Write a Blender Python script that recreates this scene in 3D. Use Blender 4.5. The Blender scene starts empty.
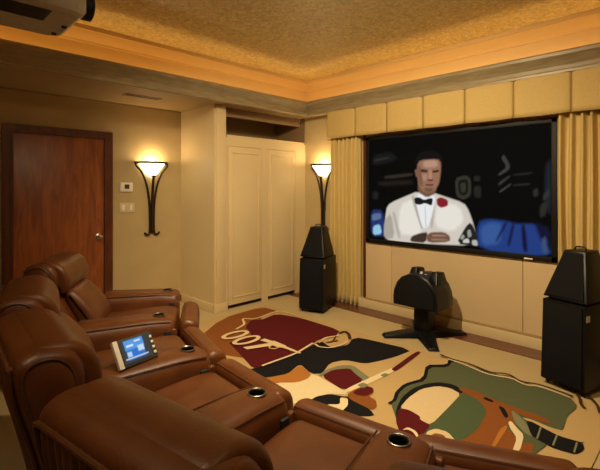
import bpy, bmesh, math, random
import numpy as np
from mathutils import Vector, Matrix
random.seed(7)
C = bpy.context.scene.collection
PI = math.pi
R = math.radians

# ------------------------------------------------------------------ materials
def lin(h):
    return h

def mat(name, col, rough=.6, metal=0., col2=None, scale=8., stretch=(1, 1, 1), bump=0., bscale=None,
        coat=0., emit=None, estr=0., detail=4., spec=.5, distort=0., lo=.35, hi=.65, sheen=0.):
    m = bpy.data.materials.new(name); m.use_nodes = True
    nt = m.node_tree; b = nt.nodes['Principled BSDF']
    b.inputs['Base Color'].default_value = (*col, 1)
    b.inputs['Roughness'].default_value = rough
    b.inputs['Metallic'].default_value = metal
    b.inputs['Specular IOR Level'].default_value = spec
    b.inputs['Coat Weight'].default_value = coat
    b.inputs['Coat Roughness'].default_value = .25
    b.inputs['Sheen Weight'].default_value = sheen
    if emit:
        b.inputs['Emission Color'].default_value = (*emit, 1)
        b.inputs['Emission Strength'].default_value = estr
    if col2 or bump:
        tc = nt.nodes.new('ShaderNodeTexCoord'); mp = nt.nodes.new('ShaderNodeMapping')
        mp.inputs['Scale'].default_value = stretch
        nt.links.new(tc.outputs['Object'], mp.inputs['Vector'])
    if col2:
        n = nt.nodes.new('ShaderNodeTexNoise')
        n.inputs['Scale'].default_value = scale; n.inputs['Detail'].default_value = detail
        n.inputs['Distortion'].default_value = distort
        nt.links.new(mp.outputs['Vector'], n.inputs['Vector'])
        r = nt.nodes.new('ShaderNodeValToRGB')
        r.color_ramp.elements[0].color = (*col, 1); r.color_ramp.elements[0].position = lo
        r.color_ramp.elements[1].color = (*col2, 1); r.color_ramp.elements[1].position = hi
        nt.links.new(n.outputs['Fac'], r.inputs['Fac'])
        nt.links.new(r.outputs['Color'], b.inputs['Base Color'])
    if bump:
        n2 = nt.nodes.new('ShaderNodeTexNoise'); n2.inputs['Scale'].default_value = bscale or scale
        n2.inputs['Detail'].default_value = 5
        nt.links.new(mp.outputs['Vector'], n2.inputs['Vector'])
        bp = nt.nodes.new('ShaderNodeBump'); bp.inputs['Strength'].default_value = bump
        bp.inputs['Distance'].default_value = .01
        nt.links.new(n2.outputs['Fac'], bp.inputs['Height'])
        nt.links.new(bp.outputs['Normal'], b.inputs['Normal'])
    return m

M = {}
M['wall'] = mat('painted wall', (.49, .37, .18), .6, col2=(.455, .34, .165), scale=3)
M['cream'] = mat('cream paint', (.66, .52, .29), .45, col2=(.63, .49, .27), scale=2)
M['panel'] = mat('fabric wall panel', (.66, .49, .28), .75, col2=(.62, .46, .26), scale=300, bump=.05, bscale=400)
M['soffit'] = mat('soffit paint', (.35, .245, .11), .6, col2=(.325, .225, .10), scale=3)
M['lip'] = mat('glazed crown moulding', (.31, .25, .145), .38, col2=(.24, .185, .10), scale=6, stretch=(1, 1, 6))
M['cove'] = mat('cove paint', (.62, .42, .17), .6)
M['gold'] = mat('gold faux finish', (.78, .68, .37), .5, col2=(.50, .41, .20), scale=20, detail=8, distort=1.6, lo=.36, hi=.64, bump=.12, bscale=30)
M['floor'] = mat('beige carpet', (.52, .40, .21), .95, col2=(.44, .33, .165), scale=260, bump=.4, bscale=380, spec=.1)
M['border'] = mat('dark wood border', (.14, .035, .016), .3, col2=(.085, .022, .01), scale=8, stretch=(1, 10, 1), coat=.3)
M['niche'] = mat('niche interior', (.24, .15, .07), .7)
M['door'] = mat('red mahogany', (.36, .105, .027), .36, col2=(.21, .055, .015), scale=5, stretch=(3, 3, .5), detail=6, distort=.8, coat=.25)
M['door_trim'] = mat('dark mahogany', (.12, .031, .011), .35, col2=(.075, .018, .007), scale=6, stretch=(3, 3, .6), coat=.2)
M['curtain'] = mat('gold curtain cloth', (.60, .44, .16), .8, col2=(.54, .39, .135), scale=60, stretch=(1, 1, .1), sheen=.15)
M['valance'] = mat('gold valance cloth', (.55, .395, .145), .8, col2=(.52, .37, .132), scale=60, sheen=.05)
M['leather'] = mat('brown leather', (.138, .040, .0085), .42, col2=(.098, .027, .0058), scale=7, bump=.12, bscale=160, coat=.06)
M['leather_dark'] = mat('brown leather piping', (.085, .028, .01), .4, bump=.1, bscale=150)
M['base'] = mat('black base', (.012, .010, .009), .6)
M['iron'] = mat('dark bronze iron', (.035, .02, .012), .45, metal=.6)
M['ring'] = mat('dark steel', (.30, .28, .25), .35, metal=1.)
M['chrome'] = mat('steel', (.75, .72, .66), .25, metal=1.)
M['black_gloss'] = mat('black lacquer', (.004, .004, .005), .4, spec=.25)
M['black_cloth'] = mat('black grille cloth', (.006, .006, .0065), .85, bump=.1, bscale=500, spec=.15)
M['black'] = mat('black plastic', (.005, .005, .005), .55, spec=.25)
M['white_plastic'] = mat('white plastic', (.78, .74, .64), .4)
M['almond'] = mat('almond plastic', (.60, .50, .30), .4)
M['silver'] = mat('silver plastic', (.50, .49, .46), .35, metal=.3)
M['grey'] = mat('grey projector shell', (.52, .51, .45), .5, col2=(.47, .46, .40), scale=20)
M['dark_grey'] = mat('dark vent', (.035, .034, .03), .6)
M['lens'] = mat('lens glass', (.01, .01, .014), .06, coat=1.)
M['glass_glow'] = mat('lit frosted glass', (.9, .85, .7), .5, emit=(1., .78, .42), estr=5.)
M['led'] = mat('cove light strip', (.8, .6, .3), .5, emit=(1., .56, .16), estr=9.)
M['spot_face'] = mat('added spot face', (.9, .8, .6), .5, emit=(1., .75, .45), estr=8.)  # glowing face of the added, unseen ceiling spots
RC = dict(tan=(.52, .36, .16), cream=(.74, .62, .38), maroon=(.095, .0095, .0115), black=(.010, .010, .012),
          green=(.095, .11, .055), moss=(.075, .105, .05), sage=(.21, .21, .12), orange=(.42, .165, .035),
          rust=(.24, .08, .02), brown=(.07, .03, .014), beige=(.66, .51, .29), sand=(.74, .55, .32))
for k, v in RC.items():
    M['rug_' + k] = mat('rug wool ' + k, v, .95, col2=tuple(c * .84 for c in v), scale=220, bump=.35, bscale=320, spec=.1)

def vcol_emission(name, strength):
    m = bpy.data.materials.new(name); m.use_nodes = True
    nt = m.node_tree; b = nt.nodes['Principled BSDF']
    a = nt.nodes.new('ShaderNodeVertexColor'); a.layer_name = 'Col'
    b.inputs['Base Color'].default_value = (.002, .002, .002, 1); b.inputs['Roughness'].default_value = .7
    b.inputs['Specular IOR Level'].default_value = .02
    nt.links.new(a.outputs['Color'], b.inputs['Emission Color'])
    b.inputs['Emission Strength'].default_value = strength
    return m
M['picture'] = vcol_emission('projected film picture', 1.0)
M['touch'] = vcol_emission('touch panel display', 1.0)

# ------------------------------------------------------------------ mesh helpers
def link_obj(name, me, parent=None):
    o = bpy.data.objects.new(name, me); C.objects.link(o)
    if parent: o.parent = parent
    return o

def obj(name, bm, m, parent=None, loc=(0, 0, 0), rz=0, sharp=35, recalc=True):
    if recalc: bmesh.ops.recalc_face_normals(bm, faces=bm.faces)
    me = bpy.data.meshes.new(name); bm.to_mesh(me); bm.free()
    for x in (m if isinstance(m, (list, tuple)) else [m]): me.materials.append(x)
    for p in me.polygons: p.use_smooth = True
    me.set_sharp_from_angle(angle=R(sharp))
    o = link_obj(name, me, parent); o.location = loc; o.rotation_euler = (0, 0, rz)
    return o

def B(): return bmesh.new()

def box(bm, x0, x1, y0, y1, z0, z1, bev=0., seg=2, mi=0):
    t = bmesh.new()
    v = [t.verts.new((x, y, z)) for x in (x0, x1) for y in (y0, y1) for z in (z0, z1)]
    for f in ((0, 1, 3, 2), (4, 6, 7, 5), (0, 4, 5, 1), (2, 3, 7, 6), (0, 2, 6, 4), (1, 5, 7, 3)):
        t.faces.new([v[i] for i in f])
    bmesh.ops.recalc_face_normals(t, faces=t.faces)
    if bev: bmesh.ops.bevel(t, geom=t.edges[:], offset=bev, segments=seg, profile=.6, affect='EDGES')
    merge(bm, t, mi)

def merge(bm, t, mi=0, mx=None):
    mp = {}
    for v in t.verts: mp[v] = bm.verts.new(mx @ v.co if mx else v.co)
    for f in t.faces:
        try:
            g = bm.faces.new([mp[v] for v in f.verts]); g.material_index = mi
        except ValueError: pass
    t.free()

def hexa(bm, bot, top, bev=0., mi=0):
    """frustum between two 4-point rings"""
    t = bmesh.new()
    a = [t.verts.new(p) for p in bot]; b = [t.verts.new(p) for p in top]
    t.faces.new(a[::-1]); t.faces.new(b)
    for i in range(4): t.faces.new((a[i], a[(i + 1) % 4], b[(i + 1) % 4], b[i]))
    bmesh.ops.recalc_face_normals(t, faces=t.faces)
    if bev: bmesh.ops.bevel(t, geom=t.edges[:], offset=bev, segments=2, profile=.6, affect='EDGES')
    merge(bm, t, mi)

def smooth_path(pts, n=6, closed=False):
    P = [Vector(p) for p in pts]; out = []; L = len(P)
    for i in range(L if closed else L - 1):
        if closed: a, b, c, d = P[i - 1], P[i], P[(i + 1) % L], P[(i + 2) % L]
        else: a, b, c, d = P[max(i - 1, 0)], P[i], P[i + 1], P[min(i + 2, L - 1)]
        for k in range(n):
            t = k / n
            out.append(.5 * ((2 * b) + (c - a) * t + (2 * a - 5 * b + 4 * c - d) * t * t + (3 * b - a - 3 * c + d) * t ** 3))
    if not closed: out.append(P[-1])
    return out

def tube(bm, pts, r, seg=10, closed=False, r1=None, flat=1.):
    P = [Vector(p) for p in pts]; L = len(P); rings = []
    up = Vector((0, 0, 1))
    for i in range(L):
        if closed: d = P[(i + 1) % L] - P[i - 1]
        else: d = P[min(i + 1, L - 1)] - P[max(i - 1, 0)]
        d.normalize()
        if i == 0:
            s = d.cross(up)
            if s.length < 1e-3: s = d.cross(Vector((1, 0, 0)))
        else: s = s - d * s.dot(d)
        s.normalize(); w = d.cross(s)
        rr = r if r1 is None else r + (r1 - r) * i / (L - 1)
        rings.append([bm.verts.new(P[i] + (s * math.cos(2 * PI * k / seg) + w * math.sin(2 * PI * k / seg) * flat) * rr) for k in range(seg)])
    for i in range(L if closed else L - 1):
        a, b = rings[i], rings[(i + 1) % L]
        for k in range(seg): bm.faces.new((a[k], a[(k + 1) % seg], b[(k + 1) % seg], b[k]))
    if not closed: bm.faces.new(rings[0][::-1]); bm.faces.new(rings[-1])

def lathe(bm, prof, seg=28, a0=0., a1=2 * PI, cx=0., cy=0., cap=False):
    full = abs(a1 - a0 - 2 * PI) < 1e-6; n = seg if full else seg + 1; rings = []
    for r, z in prof:
        rings.append([bm.verts.new((cx + r * math.cos(a0 + (a1 - a0) * k / seg), cy + r * math.sin(a0 + (a1 - a0) * k / seg), z)) for k in range(n)])
    for i in range(len(prof) - 1):
        for k in range(seg):
            k2 = (k + 1) % n
            try: bm.faces.new((rings[i][k], rings[i][k2], rings[i + 1][k2], rings[i + 1][k]))
            except ValueError: pass
    if cap:
        bm.faces.new(rings[0]); bm.faces.new(rings[-1])

def pillow(bm, prof, w, r, axis='x', n=5, sub=4, fn=None, smooth=True, mid=6):
    """a padded body: a closed profile swept across w, its ends rolled over by radius r"""
    pr = [(p.x, p.y) for p in smooth_path([(a, b, 0) for a, b in prof], sub, True)] if smooth else list(prof)
    L = len(pr)
    area = sum(pr[i][0] * pr[(i + 1) % L][1] - pr[(i + 1) % L][0] * pr[i][1] for i in range(L))
    if area < 0: pr = pr[::-1]
    nor = []
    for i in range(L):
        dx = pr[(i + 1) % L][0] - pr[i - 1][0]; dy = pr[(i + 1) % L][1] - pr[i - 1][1]
        l = math.hypot(dx, dy) or 1; nor.append((-dy / l, dx / l))
    secs = []
    for k in range(n + 1):
        a = PI / 2 * k / n; secs.append((-w / 2 + r * (1 - math.sin(a)), r * (1 - math.cos(PI / 2 - a) ) if False else r * (1 - math.sin(a))))
    secs = [(-w / 2 + r * (1 - math.cos(PI / 2 * k / n)), r * (1 - math.sin(PI / 2 * k / n))) for k in range(n + 1)]
    inner = [(-w / 2 + r + (w - 2 * r) * k / mid, 0) for k in range(1, mid)]
    secs = secs + inner + [(-x, d) for x, d in secs[::-1]]
    rings = []
    for x, d in secs:
        ring = []
        for (a, b), (na, nb) in zip(pr, nor):
            p = (x, a + na * d, b + nb * d) if axis == 'x' else (a + na * d, x, b + nb * d)
            if fn: p = fn(*p)
            ring.append(bm.verts.new(p))
        rings.append(ring)
    for i in range(len(rings) - 1):
        a, b = rings[i], rings[i + 1]
        for k in range(L): bm.faces.new((a[k], a[(k + 1) % L], b[(k + 1) % L], b[k]))
    bm.faces.new(rings[0][::-1]); bm.faces.new(rings[-1])

def tag(o, label, cat, group=None):
    o['label'] = label; o['category'] = cat
    if group: o['group'] = group
    return o

def thing(name, label, cat, loc=(0, 0, 0), rz=0, group=None):
    o = bpy.data.objects.new(name, None); C.objects.link(o)
    o.empty_display_size = .1
    o.location = loc; o.rotation_euler = (0, 0, rz)
    return tag(o, label, cat, group)

def struct(name, bm, m, parent=None, **k):
    o = obj(name, bm, m, parent, **k)
    if not parent: o['kind'] = 'structure'
    return o

def dup(root, loc, rz, label):
    r = root.copy(); C.objects.link(r); r.location = loc; r.rotation_euler = (0, 0, rz); r['label'] = label
    for ch in list(root.children):
        c = ch.copy(); C.objects.link(c); c.parent = r
        for g in ch.children:
            d = g.copy(); C.objects.link(d); d.parent = c
    return r
RUG=[
 ('tan',[(-3.549, 2.065), (-4.032, 2.753), (-4.092, 3.388), (-3.436, 3.407), (-2.848, 3.413), (-2.611, 3.314), (-2.418, 3.429), (-2.017, 3.435), (-1.933, 3.519), (-1.772, 3.486), (-1.648, 3.458), (-1.407, 3.447), (-1.239, 3.412), (-1.167, 3.46), (-1.057, 3.406), (-0.938, 3.459), (-0.753, 3.417), (-0.652, 3.295), (-0.68, 3.163), (-0.678, 3.005), (-0.568, 2.871), (-0.573, 2.353), (-1.019, 1.808), (-2.131, 1.666)]),
 ('rust',[(-3.471, 1.969), (-4.001, 2.732), (-4.04, 3.346), (-3.751, 3.368), (-3.711, 2.972), (-3.713, 3.075), (-3.398, 2.814), (-3.174, 2.629), (-2.772, 2.295)]),
 ('maroon',[(-3.15, 2.291), (-3.34, 2.348), (-3.268, 2.495), (-3.353, 2.647), (-3.573, 2.727), (-3.715, 2.919), (-3.642, 3.017), (-3.701, 3.276), (-3.396, 3.368), (-2.808, 3.365), (-2.723, 3.201), (-2.773, 2.994), (-2.736, 2.885), (-2.668, 2.646), (-2.678, 2.304), (-2.66, 2.131)]),
 ('black',[(-2.717, 2.074), (-2.694, 2.231), (-2.661, 2.589), (-2.702, 2.744), (-2.727, 2.875), (-2.735, 2.995), (-2.545, 2.936), (-2.488, 3.098), (-2.559, 3.248), (-2.53, 3.336), (-1.998, 3.42), (-2.025, 3.168), (-2.068, 3.005), (-2.121, 2.865), (-2.29, 2.811), (-2.339, 2.673), (-2.246, 2.471), (-2.307, 2.41), (-2.502, 2.481), (-2.434, 2.281), (-2.497, 2.118), (-2.55, 1.994)]),
 ('orange',[(-2.546, 2.069), (-2.497, 2.118), (-2.434, 2.281), (-2.488, 2.467), (-2.307, 2.41), (-2.263, 2.33), (-2.275, 2.224), (-2.381, 2.117), (-2.404, 2.048)]),
 ('cream',[(-2.369, 2.038), (-2.381, 2.117), (-2.275, 2.224), (-2.263, 2.33), (-2.302, 2.427), (-1.946, 2.378), (-1.889, 2.352), (-1.988, 2.272), (-2.024, 2.175), (-1.997, 2.066), (-2.088, 1.975)]),
 ('sage',[(-2.244, 2.423), (-2.272, 2.548), (-2.248, 2.695), (-2.173, 2.771), (-2.029, 2.715), (-1.938, 2.682), (-1.925, 2.576), (-2.136, 2.685), (-2.233, 2.588), (-2.21, 2.432)]),
 ('maroon',[(-2.222, 2.433), (-2.233, 2.588), (-2.154, 2.708), (-2.063, 2.656), (-1.94, 2.608), (-1.932, 2.371)]),
 ('black',[(-1.976, 1.96), (-2.015, 2.085), (-2.029, 2.17), (-1.984, 2.267), (-1.896, 2.305), (-1.861, 2.339), (-1.797, 2.325), (-1.647, 2.291), (-1.586, 2.249), (-1.722, 2.113)]),
 ('cream',[(-1.901, 2.279), (-1.853, 2.307), (-1.794, 2.234), (-1.774, 2.146), (-1.819, 2.118), (-1.891, 2.081), (-1.902, 2.143), (-1.84, 2.205)]),
 ('rust',[(-1.894, 2.347), (-1.9, 2.446), (-1.881, 2.553), (-1.821, 2.558), (-1.776, 2.507), (-1.767, 2.434), (-1.7, 2.423), (-1.642, 2.351), (-1.643, 2.296), (-1.745, 2.301), (-1.835, 2.306)]),
 ('maroon',[(-1.887, 2.395), (-1.881, 2.541), (-1.821, 2.558), (-1.781, 2.502), (-1.782, 2.419), (-1.835, 2.386)]),
 ('cream',[(-1.913, 2.348), (-1.952, 2.372), (-1.92, 2.944), (-1.865, 2.932), (-1.878, 2.624)]),
 ('sage',[(-1.928, 2.506), (-1.925, 2.576), (-1.865, 2.569), (-1.868, 2.5)]),
 ('sage',[(-1.904, 2.766), (-1.901, 2.831), (-1.864, 2.831), (-1.862, 2.759)]),
 ('maroon',[(-1.904, 2.92), (-1.917, 3.043), (-1.945, 3.28), (-1.948, 3.421), (-1.912, 3.409), (-1.888, 3.216), (-1.863, 2.988), (-1.861, 2.911)]),
 ('black',[(-1.624, 2.442), (-1.618, 2.506), (-1.671, 2.613), (-1.696, 2.774), (-1.642, 2.957), (-1.749, 3.199), (-1.631, 3.331), (-1.67, 3.466), (-1.606, 3.442), (-1.594, 3.272), (-1.697, 3.169), (-1.595, 2.933), (-1.654, 2.76), (-1.643, 2.621), (-1.596, 2.509), (-1.586, 2.444)]),
 ('green',[(-1.598, 2.45), (-1.598, 2.525), (-1.643, 2.621), (-1.663, 2.762), (-1.604, 2.935), (-1.707, 3.172), (-1.598, 3.281), (-1.628, 3.434), (-1.396, 3.419), (-1.155, 3.424), (-1.047, 3.372), (-0.985, 3.435), (-0.771, 3.419), (-0.698, 3.302), (-0.721, 3.122), (-0.696, 2.926), (-0.721, 2.677), (-0.75, 2.497), (-0.805, 2.218), (-1.054, 1.968), (-1.298, 2.135), (-1.479, 2.325)]),
 ('black',[(-1.447, 2.275), (-1.538, 2.418), (-1.597, 2.586), (-1.611, 2.758), (-1.58, 2.89), (-1.518, 2.987), (-1.426, 3.023), (-1.33, 2.978), (-1.326, 2.92), (-1.422, 2.95), (-1.503, 2.912), (-1.563, 2.786), (-1.56, 2.603), (-1.527, 2.448), (-1.434, 2.289)]),
 ('beige',[(-1.527, 2.448), (-1.56, 2.603), (-1.563, 2.786), (-1.503, 2.912), (-1.422, 2.95), (-1.326, 2.92), (-1.305, 2.708), (-1.281, 2.404), (-1.36, 2.412), (-1.377, 2.443), (-1.476, 2.464)]),
 ('maroon',[(-1.529, 2.428), (-1.479, 2.469), (-1.38, 2.449), (-1.36, 2.412), (-1.281, 2.404), (-1.266, 2.292), (-1.295, 2.206), (-1.366, 2.191), (-1.454, 2.285)]),
 ('moss',[(-1.322, 2.944), (-1.196, 2.931), (-1.096, 2.795), (-1.066, 2.583), (-1.073, 2.416), (-1.112, 2.309), (-1.266, 2.292), (-1.281, 2.404), (-1.305, 2.708)]),
 ('rust',[(-1.377, 2.984), (-1.339, 3.033), (-1.253, 3.035), (-1.108, 2.981), (-0.99, 2.936), (-0.909, 2.834), (-0.958, 2.722), (-0.834, 2.602), (-0.771, 2.653), (-0.731, 2.401), (-0.965, 2.057), (-1.112, 2.309), (-1.069, 2.421), (-1.062, 2.587), (-1.098, 2.81), (-1.198, 2.919), (-1.317, 2.949)]),
 ('rust',[(-1.263, 3.025), (-1.022, 2.993), (-0.813, 2.996), (-0.754, 2.943), (-0.876, 2.916), (-1.137, 2.952)]),
 ('black',[(-1.189, 2.997), (-1.123, 2.985), (-1.122, 2.948), (-1.187, 2.959)]),
 ('black',[(-1.079, 2.936), (-1.041, 2.938), (-0.978, 2.846), (-0.987, 2.804)]),
 ('sage',[(-0.999, 2.945), (-0.946, 2.912), (-0.867, 2.829), (-0.798, 2.708), (-0.844, 2.718), (-0.935, 2.808)]),
 ('tan',[(-0.92, 2.888), (-0.874, 2.91), (-0.746, 2.89), (-0.658, 2.92), (-0.598, 2.896), (-0.574, 2.852), (-0.709, 2.826), (-0.801, 2.85)]),
 ('black',[(-0.886, 2.873), (-0.848, 2.88), (-0.792, 2.859), (-0.699, 2.829), (-0.578, 2.848), (-0.561, 2.787), (-0.581, 2.704), (-0.677, 2.682), (-0.757, 2.694), (-0.812, 2.721)]),
 ('cream',[(-0.957, 2.769), (-0.95, 2.8), (-0.895, 2.74), (-0.841, 2.692), (-0.806, 2.514), (-0.834, 2.473), (-0.86, 2.631), (-0.925, 2.71)]),
 ('orange',[(-0.964, 2.656), (-0.954, 2.726), (-0.938, 2.712), (-0.914, 2.43), (-0.93, 2.415)]),
 ('cream',[(-1.375, 2.227), (-1.366, 2.28), (-1.31, 2.277), (-1.257, 2.23), (-1.169, 2.074), (-1.179, 2.065), (-1.261, 2.213), (-1.317, 2.255), (-1.352, 2.257)]),
 ('beige',[(-1.246, 2.256), (-1.26, 2.328), (-1.238, 2.386), (-1.17, 2.403), (-1.084, 2.337), (-1.048, 2.246), (-1.171, 2.121)]),
 ('rust',[(-1.219, 2.242), (-1.224, 2.334), (-1.173, 2.358), (-1.121, 2.301), (-1.103, 2.24), (-1.174, 2.169)]),
 ('cream',[(-1.193, 2.228), (-1.201, 2.302), (-1.163, 2.312), (-1.136, 2.272), (-1.159, 2.21)]),
]
RUG_LINES=[
 ('sand',0.03,[(-3.563, 2.604), (-3.625, 2.767), (-3.814, 2.869), (-3.683, 2.95), (-3.766, 3.381), (-3.409, 3.381)]),
 ('sand',0.03,[(-2.679, 2.219), (-2.669, 2.597), (-2.702, 2.744), (-2.736, 2.885)]),
 ('brown',0.03,[(-1.766, 3.476), (-1.644, 3.448), (-1.497, 3.466), (-1.314, 3.411), (-1.208, 3.493), (-1.095, 3.414), (-0.974, 3.468), (-0.756, 3.434)]),
 ('cream',0.02,[(-1.672, 3.434), (-1.508, 3.414), (-1.329, 3.37), (-1.232, 3.394), (-1.158, 3.433), (-1.057, 3.383), (-0.964, 3.433), (-0.767, 3.403)]),
 ('brown',0.025,[(-0.752, 3.498), (-0.715, 3.436), (-0.691, 3.346), (-0.66, 3.305)]),
 ('brown',0.025,[(-0.686, 3.525), (-0.638, 3.456), (-0.605, 3.396), (-0.577, 3.301)]),
 ('sage',0.012,[(-0.796, 2.855), (-0.775, 2.703)]),
 ('sage',0.012,[(-0.704, 2.83), (-0.691, 2.695)]),
 ('sage',0.012,[(-0.602, 2.823), (-0.591, 2.706)]),
 ('sand',0.025,[(-2.705, 2.879), (-2.629, 2.852), (-2.542, 2.905), (-2.513, 3.055), (-2.537, 3.158)]),
 ('sand',0.03,[(-2.728, 3.002), (-2.746, 3.079), (-2.693, 3.212)]),
 ('sand',0.012,[(-2.696, 2.925), (-2.722, 3.009)]),
 ('rust',0.03,[(-2.658, 2.981), (-2.62, 3.111)]),
 ('brown',0.04,[(-2.739, 3.266), (-2.733, 3.355), (-2.65, 3.315), (-2.556, 3.213)]),
 ('black',0.012,[(-2.637, 3.057), (-2.704, 3.18)]),
]
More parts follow.
